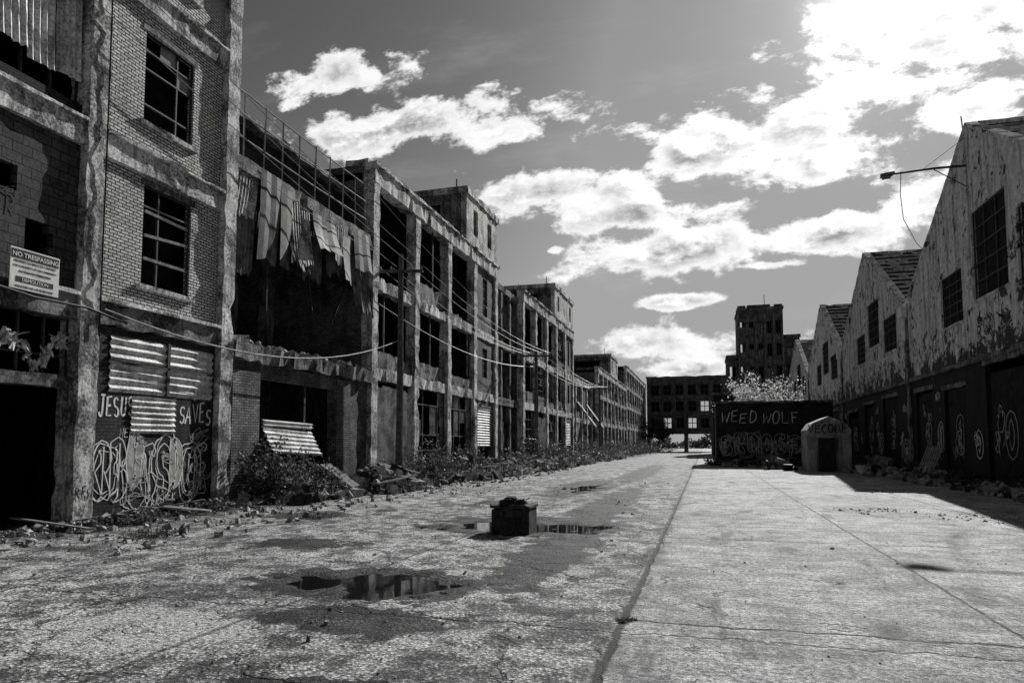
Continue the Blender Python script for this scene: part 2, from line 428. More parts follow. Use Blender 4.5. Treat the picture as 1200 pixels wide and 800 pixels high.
A('brick_infill','brick_l').wallx(wx0,wx1,y0,y1,4.7,7.92,h2)
A('brick_infill').wallx(wx0,wx1,y0,y1,8.42,11.9,h3)
A('brick_infill').wallx(wx0,wx1,y0,y1,12.4,16,h4)
A('ground_brick','brick_d').wallx(wx0,wx1,y0,y1,ZB,4.2,[(12.0,15.3,2.75,4.05)])
for (a,b_,c,d) in h2+h3+h4:
    A('window_frames','frame').gridx(XF-.2,a,b_,c,d,3,5,.04,.06,.35)
    A('window_panes','pane').panesx(XF-.215,a,b_,c,d,3,5,.12)
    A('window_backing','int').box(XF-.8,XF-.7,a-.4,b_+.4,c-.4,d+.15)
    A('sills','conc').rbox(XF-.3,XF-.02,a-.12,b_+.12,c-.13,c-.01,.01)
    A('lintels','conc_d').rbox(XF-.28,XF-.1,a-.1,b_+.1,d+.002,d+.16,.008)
for zz in (6.0,6.6,7.1): A('loose_slats','wood').obox((XF-.17,13.6,zz),(.03,1.4,.07),(U(-.1,.1),0,0))
A('louvre_shutter','shut').ribz(XF-.1,12.02,15.28,3.45,4.04,.17,.035)
A('louvre_shutter').ribz(XF-.1,12.02,15.28,2.77,3.4,.17,.035)
A('louvre_shutter').ribz(XF-.09,12.65,14.0,1.85,2.72,.13,.03)
A('shutter_rails','frame').box(XF-.13,XF-.04,13.65,13.73,2.77,4.05); A('shutter_rails').box(XF-.13,XF-.04,11.95,15.35,3.4,3.45)
a,b_=cols[1]+.24,cols[2]-.24
hl=[(9.3,9.75,6.45,6.95),(9.95,10.45,5.35,6.0),(10.1,10.55,5.55,5.85),(7.6,8.9,5.6,7.0)]
A('block_infill','block').wallx(wx0,wx1,a,b_,4.7,7.92,hl)
A('block_infill').wallx(wx0,wx1,a,b_,12.4,16)
A('upper_window_frames','frame').gridx(XF-.3,a,b_,8.42,11.9,6,6,.05,.06,.15)
yy=a
for i in range(6):
    w=(b_-a)/6
    A('corrugated_sheets','shut').corrx(XF-.15+U(-.04,.04),yy,yy+w-.02,8.75+U(0,.7),11.1+U(-.4,.6),.14,.03,U(0,.12))
    yy+=w
A('low_sheet','brick_d').box(wx0,wx1,a,b_,8.42,8.8)
A('ground_header','conc_d').rbox(XF-.36,XF-.05,a,b_,2.75,3.0,.02)
A('ground_window_frames','frame').gridx(XF-.25,a,b_,3.0,4.2,7,3,.04,.05,.3)
A('ground_door','dark').box(XF-.6,XF-.5,a,9.4,ZB,2.75)
for i in range(110):   # torn insulation
    u_=R(); c=(XF-.2+U(-.04,.04),9.3+1.7*u_,3.05+.65*abs(math.sin(u_*5))+U(-.14,.14)); A('torn_insulation','shut').obox(c,(.02,U(.02,.09),U(.03,.2)),(U(-1.2,1.2),U(-.6,.6),U(-.4,.4)),.9)
a,b_=cols[0]+.24,cols[1]-.24
for z0,z1 in ((ZB,4.2),(4.7,7.92),(8.42,11.9),(12.4,16)):
    A('brick_infill').wallx(wx0,wx1,a,b_,z0,z1,[(4.,5.8,z0+1.3,z1-.7)])
    A('window_frames').gridx(XF-.2,4.,5.8,z0+1.3,z1-.7,3,5)
A('conduits','cable').tube([(XF+.13,11.5,3.9),(XF+.13,11.5,8.1),(XF+.13,11.48,12),(XF+.13,11.46,16)],.018)
A('conduits').tube([(XF+.13,8.,4.62),(XF+.16,10,4.42),(XF+.13,11.2,4.45),(XF+.14,12.2,4.30)],.03)
mkx=lambda X:(lambda o:(lambda s_,t_:(X+o,s_,t_)))
GA=A('graffiti','paint'); g=mkx(wx1+.006)
word(GA,'JESUS',11.8,2.25,.42,.19,.045,g); word(GA,'+',12.2,2.98,.28,.2,.04,g)
word(GA,'SAVES',14.15,2.15,.45,.235,.045,g); word(GA,'+',14.6,2.78,.36,.24,.045,g)
GF=A('graffiti_fill','paintg')
for i,c in enumerate('RBOGSDCE'):
    s0=11.8+i*.43; outline_letter(GA,c,s0,U(.35,.75),U(.85,1.3),.34,U(.09,.13),.028,mkx(wx1+.010),GF if i in (2,5) else None)
    if i%2==0: bubble(GA,s0+.2,U(.7,1.2),.36,U(.5,.75),.03,g,2)
for i in range(16): scribble(GF,U(11.9,15.2),U(.3,1.9),U(.15,.5),U(.15,.5),.02,mkx(wx1+.02),18)
for i in range(7): word(GA,random.choice(['CM','SER','RK','NEK','TY']),U(11.8,14.8),random.choice([.15,.25,1.75,1.95]),U(.14,.25),.14,.02,mkx(wx1+.02))
word(A('graffiti_small','black'),'REW',11.1,.5,.2,.15,.03,mkx(XF+.11))
GD=A('graffiti_blocks','black'); 
scribble(GD,9.6,6.4,.3,.25,.03,mkx(wx1+.006)); bubble(GD,10.6,6.8,.12,.12,.03,mkx(wx1+.006),1); word(GD,'PR',9.3,5.9,.35,.25,.03,mkx(wx1+.006))
A.done()
# sign
T=Thing('no_trespassing_sign')
sy0,sy1,sz0,sz1=9.5,10.5,4.52,5.3
T('board','white').box(XF+.12,XF+.14,sy0,sy1,sz0,sz1)
T('header_band','black').box(XF+.138,XF+.146,sy0+.02,sy1-.02,sz1-.2,sz1-.03)
T('footer_band','black').box(XF+.138,XF+.146,sy0+.12,sy1-.12,sz0+.14,sz0+.24)
T('brackets','dark').box(XF+.02,XF+.12,sy0+.1,sy0+.14,sz0+.05,sz1-.05); T('brackets').box(XF+.02,XF+.12,sy1-.14,sy1-.1,sz0+.05,sz1-.05)
T.done()
def text(nm,s,loc,size,mat,par,rot,bold=0.0):
    c=bpy.data.curves.new(nm,'FONT'); c.body=s; c.size=size; c.align_x='CENTER'; c.offset=bold; c.extrude=.001; c.materials.append(M[mat])
    o=bpy.data.objects.new(nm,c); COL.objects.link(o); o.location=loc; o.rotation_euler=rot; o.parent=par
rx=(math.radians(90),0,math.radians(90)); ym=(sy0+sy1)/2
text('title','NO TRESPASSING',(XF+.15,ym,sz1-.165),.12,'white',T.e,rx,.002)
text('line_a','PROPERTY IS PRIVATELY OWNED',(XF+.145,ym,sz1-.27),.057,'black',T.e,rx,.001)
text('line_b','FOR THE SAFETY OF THE COMMUNITY',(XF+.145,ym,sz1-.36),.05,'black',T.e,rx,.001)
text('line_c','ENTRANCE FORBIDDEN',(XF+.145,ym,sz1-.46),.06,'black',T.e,rx,.001)
text('line_d','DEMOLITION',(XF+.15,ym,sz0+.155),.09,'white',T.e,rx,.001)
text('line_e','VIOLATORS WILL BE PROSECUTED',(XF+.145,ym,sz0+.04),.05,'black',T.e,rx,.001)

# ------------------------------------------------------------ building B (collapsed section)
B=Thing('ruined_loading_building')
y0,y1=15.9,24.05
B('ground_wall','brick_m').wallx(XF-.35,XF-.15,y0,y1,ZB,4.0,[(17.4,21.5,ZB,3.55)])
B('pier','brick_m').box(XF-.15,XF+.0,21.55,22.5,ZB,3.9); B('pier').box(XF-.15,XF,16.0,17.2,ZB,3.7)
B('floor_slab','conc_d').rbox(XF-.5,XF+.12,y0,y1,4.0,4.45,.06,.25)
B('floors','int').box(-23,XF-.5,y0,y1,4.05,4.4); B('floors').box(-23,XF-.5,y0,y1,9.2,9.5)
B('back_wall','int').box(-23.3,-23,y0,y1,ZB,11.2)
B('roof_beam','conc_d').rbox(XF-.45,XF,y0,y1,9.4,9.8,.03)
B('mid_beam','dark').rbox(XF-.8,XF-.55,y0,y1,7.6,7.95,.02)
for yy in (18.2,20.3,22.4):
    B('inner_columns','conc_d').rbox(-16.3,-15.9,yy-.2,yy+.2,ZB,9.15,.02)
    B('hanging_beams','dark').tube([(XF-.4,yy+U(-.5,.5),9.1),(XF-.3,yy+U(-.5,.5),7.4),(XF-.5,yy+U(-.5,.5),U(5.5,6.8))],.03)
B('monitor_wall','brick_d').box(-13.6,-13.4,y0,y1,9.8,11.3)
B('monitor_roof','conc_d').rbox(-16,-13.0,y0,y1,11.3,11.5,.04)
yy=y0+.05; k=0
while yy<y1-.4:
    w=U(.6,1.3); k+=1
    B('hanging_sheets' if k%3==1 else 'hanging_boards','corr' if k%3==1 else 'rust').corrx(XF-.02+U(-.12,.12),yy,min(yy+w,y1),9.3-U(1.1,2.2),9.4+U(-.1,.5),.13 if k%3==1 else .5,.012,U(-.35,.3),U(-.12,.12),U(-.3,.2),.1)
    B('rust_sheets','rust').corrx(XF-.2+U(-.1,.1),yy+U(-.2,.2),min(yy+w+.1,y1),9.15-U(1,2.7),9.35,.15,.02,U(-.3,.5),U(-.2,.2),U(-.3,.3),.2)
    yy+=w
for i in range(9):
    yp=y0+.4+i*.93; B('railing','cablel').tube([(XF-.1,yp,9.8),(XF-.1+U(-.04,.04),yp+U(-.04,.04),11.75)],.026)
for zz in (10.4,11.1,11.75): B('railing').tube([(XF-.1,y0,zz),(XF-.1,(y0+y1)/2,zz-.05),(XF-.1,y1,zz)],.022)
B('ledge_rubble','rub')
for i in range(140): B('ledge_rubble').chunk((XF-U(-.05,.6),U(y0,y1),4.48),U(.04,.24))
B('rolled_shutter','shut').ribz(XF-.1,17.45,20.1,1.35,2.15,.13,.03,.45,-.12)
B('rolled_shutter').ribz(XF-.06,17.45,20.1,2.15,2.35,.1,.05,0,-.05)
B('shutter_post','dark').box(XF-.3,XF-.2,19.8,19.9,ZB,3.5)
B.done()

# ------------------------------------------------------------ generic frame building
def infill(T,kind,a,b_,z0,z1,X):
    if kind=='win':
        T('sill_walls','brick_m').wallx(X-.3,X-.1,a,b_,z0,z0+.75)
        T('window_frames','frame').gridx(X-.2,a,b_,z0+.75,z1,4,5,.05,.06,.2); T('window_panes','pane').panesx(X-.21,a,b_,z0+.75,z1,4,5,.3)
    elif kind=='low': 
        T('parapet_walls','conc_d').rbox(X-.3,X-.12,a,b_,z0,z0+U(.5,.9),.04)
        for i in range(2): 
            if R()<.6: yy=U(a,b_); T('mullions','frame').box(X-.25,X-.18,yy-.03,yy+.03,z0,z1)
    elif kind=='corr':
        n=int((b_-a)/.7); w=(b_-a)/n
        for i in range(n): T('corrugated_sheets','shut').corrx(X-.1+U(-.04,.04),a+i*w,a+i*w+w-.02,z0+U(0,.35),z1-U(0,.5),.15,.03,U(-.05,.1))
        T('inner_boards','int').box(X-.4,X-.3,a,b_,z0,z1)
    elif kind=='rust':
        n=int((b_-a)/.7); w=(b_-a)/n
        for i in range(n):
            if R()<.8: T('rusted_sheets','rust').corrx(X-.1+U(-.08,.08),a+i*w,a+i*w+w-.02,z0+U(0,1.0),z1-U(0,.3),.15,.03,U(-.1,.3))
    elif kind=='narrow':
        m=(a+b_)/2
        T('brick_infill','brick_m').wallx(X-.3,X-.1,a,b_,z0,z1,[(m-.45,m+.45,z0+.9,z1-.5)])
        T('window_frames','frame').gridx(X-.2,m-.45,m+.45,z0+.9,z1-.5,2,4)
    elif kind=='louv':
        T('brick_infill','brick_m').wallx(X-.3,X-.1,a,b_,z0,z1,[(a+.5,b_-.5,z0,z1-.4)])
        T('louvre_door','shut').ribz(X-.15,a+.5,b_-.5,z0+1.6,z1-.4,.15,.03)
    elif kind=='brick': T('brick_infill','brick_m').wallx(X-.3,X-.1,a,b_,z0,z1)
    if kind in ('open','low') and R()<.75:
        for q in range(random.randint(1,3)):
            yy=U(a+.3,b_-.3); T('dangling_debris','dark').tube([(X-.3,yy,z1),(X-.3+U(-.2,.2),yy+U(-.2,.2),z1-U(.3,.8)),(X-.3+U(-.3,.3),yy+U(-.4,.4),z1-U(.9,1.6))],U(.012,.03),4)
        for q in range(8): T('floor_debris','rub').chunk((X-U(0.15,.5),U(a,b_),z0+.1),U(.05,.22))
def framebld(name,y0,y1,nb,fl,ztop,spec,X=XF,depth=11,pent=None,side=True):
    T=Thing(name); w=(y1-y0)/nb; H=.25
    ycs=[y0+H+i*((y1-y0-2*H)/nb) for i in range(nb+1)]
    for c in ycs: T('columns').rbox(X-.45,X+.03,c-H,c+H,ZB,ztop-.85,.022,.3)
    lv=[ZB]+fl
    for i in range(nb):
        a,b_=ycs[i]+H,ycs[i+1]-H
        for f in fl: T('floor_beams').rbox(X-.42,X-.03,a,b_,f-.42,f+.08,.025,.3)
        for k,z0 in enumerate(lv):
            zz1=(fl[k]-.42) if k<len(fl) else ztop-.85
            infill(T,spec[k][i],a,b_,z0+(.08 if k else 0),zz1,X)
    T('parapet').rbox(X-.45,X+.06,y0,y1,ztop-.85,ztop-.12,.03,.3)
    T('coping').rbox(X-.5,X+.14,y0-.02,y1+.02,ztop-.12,ztop,.03,.3)
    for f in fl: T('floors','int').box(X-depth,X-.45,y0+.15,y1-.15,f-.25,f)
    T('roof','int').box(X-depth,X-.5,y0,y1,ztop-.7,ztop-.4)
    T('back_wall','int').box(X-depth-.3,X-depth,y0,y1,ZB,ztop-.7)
    if side:
        T('end_walls','brick_m').box(X-depth,X-.46,y0,y0+.14,ZB,ztop-.1); T('end_walls').box(X-depth,X-.46,y1-.14,y1,ZB,ztop-.1)
    for c in ycs[1:-1]:
        for xx in (X-4,X-8): T('inner_columns','int').rbox(xx-.2,xx+.2,c-.2,c+.2,ZB,ztop-.7,.01)
    for q in range(int(nb*3)):
        yq=U(y0,y1); T('parapet_scrub','dark').tube([(X-.3,yq,ztop),(X-.3+U(-.1,.1),yq+U(-.15,.15),ztop+U(.1,.45))],.015,3)
    if pent:
        pa,pb,pw,pz=pent
        zz=ztop+.002
        T('penthouse_front','conc').wallx(X-.35,X-.02,pa,pb,zz,pz-.35,[(pa+1.2,pa+2.0,zz+.7,pz-.9),(pb-2.0,pb-1.2,zz+.7,pz-.9)])
        T('penthouse_side','conc_d').wally(pa,pa+.3,X-pw,X-.352,zz,pz-.35,[(X-pw+.5,X-1.6,zz+1.0,pz-.9)])
        T('penthouse_rear','conc_d').box(X-pw,X-pw+.3,pa+.3,pb,zz,pz-.35)
        T('penthouse_rear').box(X-pw+.3,X-.352,pb-.3,pb,zz,pz-.35)
        T('penthouse_cap','conc').rbox(X-pw-.1,X+.08,pa-.08,pb+.08,pz-.35,pz,.03)
        T('penthouse_bars','frame').gridx(X-.2,pa+1.2,pa+2.0,zz+.7,pz-.9,2,3)
        T('penthouse_posts','dark').tube([(X-1,pa+1,pz),(X-1,pa+1,pz+.9)],.04)
    return T
C=framebld('concrete_factory_building',24.1,41.1,4,[4.6,8.25],12.9,
 [['corr','win','win','louv'],['low','low','low','narrow'],['open','low','open','narrow']],pent=(35.2,41.0,3.6,16.0))
for i,yy in enumerate((25,27,30,34)): C('roof_rubble','conc_d').obox((XF-.25,yy,13.0),(.3,U(.2,.6),U(.1,.35)),(0,0,U(-.3,.3)),.3)
C('corner_block','conc').rbox(XF-1.3,XF-.3,24.15,24.75,12.8,13.1,.04)
C.done()
D=Thing('collapsed_factory_section')
D('front_sheets','rust')
for i in range(8):
    a=41.3+i*.76; D('front_sheets').corrx(XF-.5+U(-.1,.1),a,a+.74,8.3+U(-.8,.3),11.8-U(0,.8),.15,.03,U(-.2,.4))
    D('lower_sheets','brick_d').box(XF-.7,XF-.55,a,a+.74,ZB,U(1.5,3.2))
D('beams','conc_d').rbox(XF-.7,XF-.3,41.15,47.3,4.2,4.7,.03); D('beams').rbox(XF-.7,XF-.3,41.15,47.3,8.0,8.4,.03); D('beams').rbox(XF-.7,XF-.3,41.15,47.3,11.8,12.2,.03)
for yy in (43.2,45.3): D('posts','conc_d').rbox(XF-.7,XF-.35,yy-.15,yy+.15,ZB,11.8,.02)
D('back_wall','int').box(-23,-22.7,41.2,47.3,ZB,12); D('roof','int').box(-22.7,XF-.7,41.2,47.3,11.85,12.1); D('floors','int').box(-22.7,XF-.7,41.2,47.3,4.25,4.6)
D.done()
E=framebld('concrete_factory_building',47.4,67.3,5,[4.6,8.25],12.9,
 [['win','corr','win','low','louv'],['low','win','low','low','narrow'],['open','low','open','win','narrow']],pent=(58.5,67.2,6.0,15.9)); E.done()
G=framebld('low_factory_building',68.2,83.0,4,[4.4],9.0,[['win','brick','win','rust'],['rust','low','brick','low']],X=XF-.6); 
for a in (71.9,77.7):
    G('sloping_chute','rust').hexa([(XF-.5,a,6),(XF+1.4,a,3.4),(XF+1.4,a+1.2,3.4),(XF-.5,a+1.2,6),(XF-.5,a,6.2),(XF+1.4,a,3.6),(XF+1.4,a+1.2,3.6),(XF-.5,a+1.2,6.2)])
G.done()
H=framebld('concrete_factory_building',84,116,8,[4.4,7.8],11.3,[['win','low','win','rust','low','win','low','win'],['low','win','low','open','low','win','low','low'],['open','low','low','open','rust','low','open','low']],X=XF,pent=(96,104,6,14.4)); H.done()
I=framebld('brick_factory_building',118,158,9,[4.6,8.2,11.6],15.2,[['win','brick']*5,['win']*9,['low','win']*5,['win','low']*5],X=XF-.2); I.done()

# bridge building over the street
Br=Thing('overhead_bridge_building')
hs=[]
for i in range(6):
    a=-11.6+i*2.75
    for k,(z0,z1) in enumerate(((5.4,7.6),(9.2,11.4),(13.0,15.2))): hs.append((a,a+1.7,z0,z1,i,k))
thru={(1,0),(3,0),(4,1)}
Br('front_wall','brick_m').wally(160,160.4,-12.6,5,4.3,16.8,[h[:4] for h in hs])
Br('rear_wall','brick_d').wally(168,168.4,-12.6,5,4.3,16.8,[(h[0]-.4,h[1]+1.4,h[2]-.3,h[3]+1.0) for h in hs if (h[4],h[5]) in thru])
Br('slabs','conc_d')
for z0 in (4.1,8.5,12.4): Br('slabs').box(-12.6,5,160.4,168,z0-.002,z0+.35)
for z0 in (4.3,8.3,12.2): Br('string_courses','conc_d').rbox(-12.6,5,159.8,159.99,z0,z0+.4,.02,1)
Br('roof','conc_d').rbox(-12.8,5.2,159.9,168.5,16.8,17.2,.06,1)
for h in hs:
    xm=(h[0]+h[1])/2; Br('mullions','frame').box(xm-.08,xm+.08,160.15,160.25,h[2],h[3]); Br('mullions').box(h[0],h[1],160.1,160.148,(h[2]+h[3])/2-.08,(h[2]+h[3])/2+.08)
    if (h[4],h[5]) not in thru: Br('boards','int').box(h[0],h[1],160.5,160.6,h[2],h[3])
for xx in (-12.4,-4.,4.3): Br('piers','conc_d').rbox(xx-.4,xx+.4,160.2,168.2,ZB,4.09,.03,1)
Br.done()

# ------------------------------------------------------------ tower
Tw=Thing('brick_tower_building')
def towerblock(x0,x1,y0,y1,z1,nxw,nf,z0=ZB,wf=.5):
    hh=[]; w=(x1-x0)/nxw; fh=(z1-1.5)/nf
    for i in range(nxw):
        for k in range(nf): hh.append((x0+w*i+w*(.5-wf/2),x0+w*i+w*(.5+wf/2),k*fh+1.2,k*fh+fh*.45+1.2+.4))
    Tw('walls','brick_m').wally(y0,y0+.4,x0,x1,z0,z1,hh)
    Tw('shell','brick_m').wallx(x0,x0+.4,y0+.4,y1,z0,z1,[(y0+2,y0+3.2,k*fh+1.2,k*fh+fh*.45+1.6) for k in range(nf)])
    Tw('core','int').box(x0+1.2,x1,y0+1.4,y1,z0,z1-.3)
    Tw('pilasters','conc_d')
    for i in range(nxw+1): Tw('pilasters').box(x0+w*i-.12+(.12 if i==0 else 0)-(.12 if i==nxw else 0),x0+w*i+.12+(.12 if i==0 else 0)-(.12 if i==nxw else 0),y0-.15,y0-.003,z0,z1-.6)
    Tw('cornice','conc_d').rbox(x0-.15,x1+.15,y0-.2,y1,z1,z1+.5,.03,1)
    for h in hh:
        Tw('frames','frame').box((h[0]+h[1])/2-.05,(h[0]+h[1])/2+.05,y0+.2,y0+.26,h[2],h[3])
        if R()<.6: Tw('glazing','pane').box(h[0],h[1],y0+.28,y0+.3,h[2],h[2]+(h[3]-h[2])*U(.3,1))
towerblock(6.3,14.0,130,140,26.0,5,6); towerblock(4.3,6.29,131,140,17.5,1,5); towerblock(14.01,16.9,131.5,140,21,1,6)
Tw('corner_turrets','brick_m').box(6.3,7.7,130.2,131,26.5,26.9); Tw('corner_turrets').box(12.6,14.,130.2,131,26.5,26.9); Tw('corner_turrets').box(8.1,12.1,132,135,26.5,27.3)
Tw('roof_mast','dark').tube([(11,131,26.6),(11,131,28.9)],.06)
Tw.done()
Lo=Thing('low_brick_building')
Lo('walls','brick_d').wally(95,95.3,1.2,10,ZB,8.2,[(2+i*1.8,3+i*1.8,5,7) for i in range(4)]); Lo('walls').wallx(1.2,1.5,95.3,125,ZB,8.2); Lo('core','int').box(1.5,10,96.3,125,ZB,8); Lo('coping','conc_d').rbox(1.1,10,94.9,125,8.2,8.5,.03,1)
Lo.done()

# ------------------------------------------------------------ graffiti wall (WEED WOLF)
W=Thing('graffiti_wall')
W('blockwork','brick_d').box(.9,9.2,55,55.35,ZB,4.75); W('blockwork').box(.9,1.25,55.35,63,ZB,4.75)
W('coping','conc_d').rbox(.82,9.25,54.92,55.43,4.75,4.93,.04)
mky=lambda Y:(lambda o:(lambda s_,t_:(s_,Y-o,t_)))
WG=W('graffiti','paint'); word(WG,'WEED',1.3,3.3,.8,.68,.06,mky(54.99)); word(WG,'WOLF',4.3,3.25,.85,.68,.06,mky(54.99))
WG3=W('graffiti_letters','paintg')
for i,c in enumerate('BRDOSEG'): outline_letter(WG3,c,1.35+i*.95,U(.9,1.3),U(1.0,1.4),.7,.16,.05,mky(54.985))
WG2=W('graffiti_lower','paintg')
for i in range(12): scribble(WG2,1.4+i*.55,U(1,2.2),.6,.7,.04,mky(54.98))
for i in range(5): bubble(WG2,1.8+i*1.3,U(1,2),.6,.6,.05,mky(54.975))
W.done()

# hut
Hu=Thing('utility_shed')
hx0,hx1,hy0,hy1=5.9,8.3,44,46.6
pr=[(hx0,2.4),(hx0+.3,2.8),((hx0+hx1)/2,3.2),(hx1-.3,2.8),(hx1,2.4)]
Hu('walls','plaster').wally(hy0,hy0+.15,hx0,hx1,ZB,2.4,[(6.5,7.5,ZB,2.0)]); Hu('walls').box(hx0,hx0+.15,hy0+.15,hy1,ZB,2.4); Hu('walls').box(hx1-.15,hx1,hy0+.15,hy1,ZB,2.4)
gp_=Hu('gable_end','plaster'); k=len(gp_.v); gp_.v+=[(x_,hy0+.01,z_) for x_,z_ in pr]; gp_.f.append(tuple(range(k,k+5)))
for (xa,za),(xb,zb) in zip(pr,pr[1:]): Hu('roof','conc').hexa([(xa,hy0-.1,za),(xb,hy0-.1,zb),(xb,hy1,zb),(xa,hy1,za),(xa,hy0-.1,za+.07),(xb,hy0-.1,zb+.07),(xb,hy1,zb+.07),(xa,hy1,za+.07)])
Hu('door','dark').box(6.52,7.48,hy0+.05,hy0+.1,ZB,1.98); Hu('door_trim','conc_d').box(6.42,6.5,hy0-.05,hy0-.003,ZB,2.0); Hu('door_trim').box(7.5,7.58,hy0-.05,hy0-.003,ZB,2.0)
word(Hu('graffiti','black'),'VECOME',6.0,2.3,.42,.36,.07,mky(hy0-.003))
Hu.done()

# ------------------------------------------------------------ gabled warehouses right
XR=10.3
mkx2=lambda X:(lambda o:(lambda s_,t_:(X-o,s_,t_)))
def shed(pk,half=8.7,zp=14.0,zv=8.7,custom=None,door=None,ln=26):
    T=Thing('gabled_warehouse'); a,b_=pk-half+.02,pk+half-.02
    top=lambda y_: zv+(zp-zv)*(1-abs(y_-pk)/half)
    hs=custom or [(pk-3.1,pk-.2,7.7,10.5),(pk-6.9,pk-4.0,6.9,8.9),(pk+.7,pk+3.3,7.0,8.9)]
    dr=door or [(pk-6.5,pk-3.3,ZB,4.3),(pk-1,pk+1.6,.9,4.2),(pk+3.5,pk+6.8,ZB,3.9)]
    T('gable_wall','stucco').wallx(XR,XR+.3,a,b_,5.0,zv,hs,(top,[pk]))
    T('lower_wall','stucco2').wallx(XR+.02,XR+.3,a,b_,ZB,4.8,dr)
    T('belt_course','conc_d').rbox(XR-.06,XR+.3,a,b_,4.8,5.0,.02)
    for h in hs: 
        T('window_frames','frame').gridx(XR+.1,*h,3,5,.05,.05,.1)
        T('window_sills','stucco').rbox(XR-.06,XR+.05,h[0]-.1,h[1]+.1,h[2]-.12,h[2]-.01,.01)
        T('window_louvres','dark').corrx(XR+.17,h[0],h[1],h[2],h[3],.18,.03)
    for h in dr:
        T('door_boards','dark').corrx(XR+.18,h[0],h[1],h[2],h[3]-U(0,.6),.2,.03)
        T('door_lintels','conc_d').rbox(XR-.03,XR+.1,h[0]-.15,h[1]+.15,h[3]+.002,h[3]+.2,.015)
    for sgn in (-1,1):
        n=24
        for i in range(n):
            ya=pk+sgn*half*i/n; yb=pk+sgn*half*(i+1)/n; j=U(-.025,.02)
            T('coping','stucco').hexa([(XR-.08+j,ya,top(ya)-.02),(XR+.34,ya,top(ya)-.02),(XR+.34,yb,top(yb)-.02),(XR-.08+j,yb,top(yb)-.02),(XR-.08+j,ya,top(ya)+.14+j),(XR+.34,ya,top(ya)+.14+j),(XR+.34,yb,top(yb)+.14+j),(XR-.08+j,yb,top(yb)+.14+j)])
        ye=pk+sgn*half
        T('roof_deck','roof').hexa([(XR+.3,pk,zp-.25),(XR+ln,pk,zp-.25),(XR+ln,ye,zv-.25),(XR+.3,ye,zv-.25),(XR+.3,pk,zp-.13),(XR+ln,pk,zp-.13),(XR+ln,ye,zv-.13),(XR+.3,ye,zv-.13)])
        nxp,nyp=22,14
        for i in range(nxp):
            for k in range(nyp):
                if R()<.25: continue
                x0=XR+.36+i*.62; x1=x0+.5; t0=k/nyp+.012; t1=(k+1)/nyp-.02
                ya=pk+sgn*half*t0; yb=pk+sgn*half*t1; o=.05+U(-.0,.05); pale_=R()<.3
                T('roof_sheets_gap_light' if pale_ else 'roof_sheets','roof2' if pale_ else 'roof').quad((x0,ya,top(ya)-.12+o),(x1,ya,top(ya)-.12+o+U(-.01,.02)),(x1,yb,top(yb)-.12+o),(x0,yb,top(yb)-.12+o+U(-.01,.02)))  # random pale sheets paint the bright gaps in the roof
        for k in range(nyp): 
            yq=pk+sgn*half*(k/nyp); T('roof_battens','roof2').box(XR+.35,XR+13.6,yq-.03,yq+.03,top(yq)-.1,top(yq)+.03)
    T('ridge_cap','conc').rbox(XR+.35,XR+ln,pk-.15,pk+.15,zp-.1,zp+.08,.02)
    T('side_wall','int').box(XR+.3,XR+ln,a,a+.1,ZB,zv-.3); T('rear_wall','int').wallx(XR+ln,XR+ln+.2,a,b_,ZB,zv-.3)
    T('valley_downpipe','white').tube([(XR-.12,b_-.1,8.7),(XR-.14,b_-.1,7.4),(XR-.1,b_-.1,7.0)],.13,8)
    T('valley_downpipe').box(XR-.35,XR-.07,b_-.4,b_+.15,8.2,8.75)
    T('pilaster','conc_d').rbox(XR-.12,XR+.0,b_-.35,b_,ZB,8.1,.02)
    wg=T('wall_graffiti','paint'); wd=T('door_graffiti','paintg')
    def clear(s0,s1): return all(s1<h[0] or s0>h[1] for h in dr)
    s0=a+.3
    while s0<b_-1.2:
        if clear(s0-.1,s0+.9):
            if R()<.8: outline_letter(wg,random.choice(list('BRDOSEGKAN')),s0,U(.7,1.6),U(.8,1.3),.6,.13,.045,mkx2(XR-.002))
            scribble(wg,s0+.4,U(1.2,2.6),.4,.5,.035,mkx2(XR-.014),18)
            if R()<.7: word(wg,random.choice(['SEK','NOR','TEK']),s0+.1,U(2.8,4),.35,.25,.035,mkx2(XR-.012))
        s0+=.75
    for h in dr:
        for q in range(3): scribble(wd,U(h[0]+.5,h[1]-.5),U(1.2,3.2),.4,.5,.05,mkx2(XR+.13),18)
        outline_letter(wd,random.choice(list('BRDOSEG')),(h[0]+h[1])/2-.5,U(1,1.6),1.4,.9,.16,.05,mkx2(XR+.12))
    for q in range(3): scribble(wd,U(a+2,b_-2),5.8,.6,.35,.04,mkx2(XR-.006),16)
    return T
sheds=[48.5,65.9,83.3]
T=shed(13.2,half=7.6); T.done()
T=shed(30.3,half=9.4,zp=14.25,custom=[(27.2,30.4,7.2,10.7),(31.6,34.2,6.7,8.9),(23.4,26.4,6.9,9.6)],door=[(26.2,29.7,ZB,4.6),(31.8,34.4,.5,4.0),(36,38.6,ZB,4.2),(22.3,24.8,.8,4.2)])
T('gable_graffiti','black')
for i in range(7): scribble(T('gable_graffiti'),28.6+U(-.8,1.4),U(5.6,6.5),.5,.3,.05,mkx2(XR-.006),14)
word(T('gable_graffiti'),'RCM',30.2,5.7,.6,-.6,.07,mkx2(XR-.006))
T.done()
for s_ in sheds: T=shed(s_,zp=14.0 if s_<80 else 13.4); T.done()

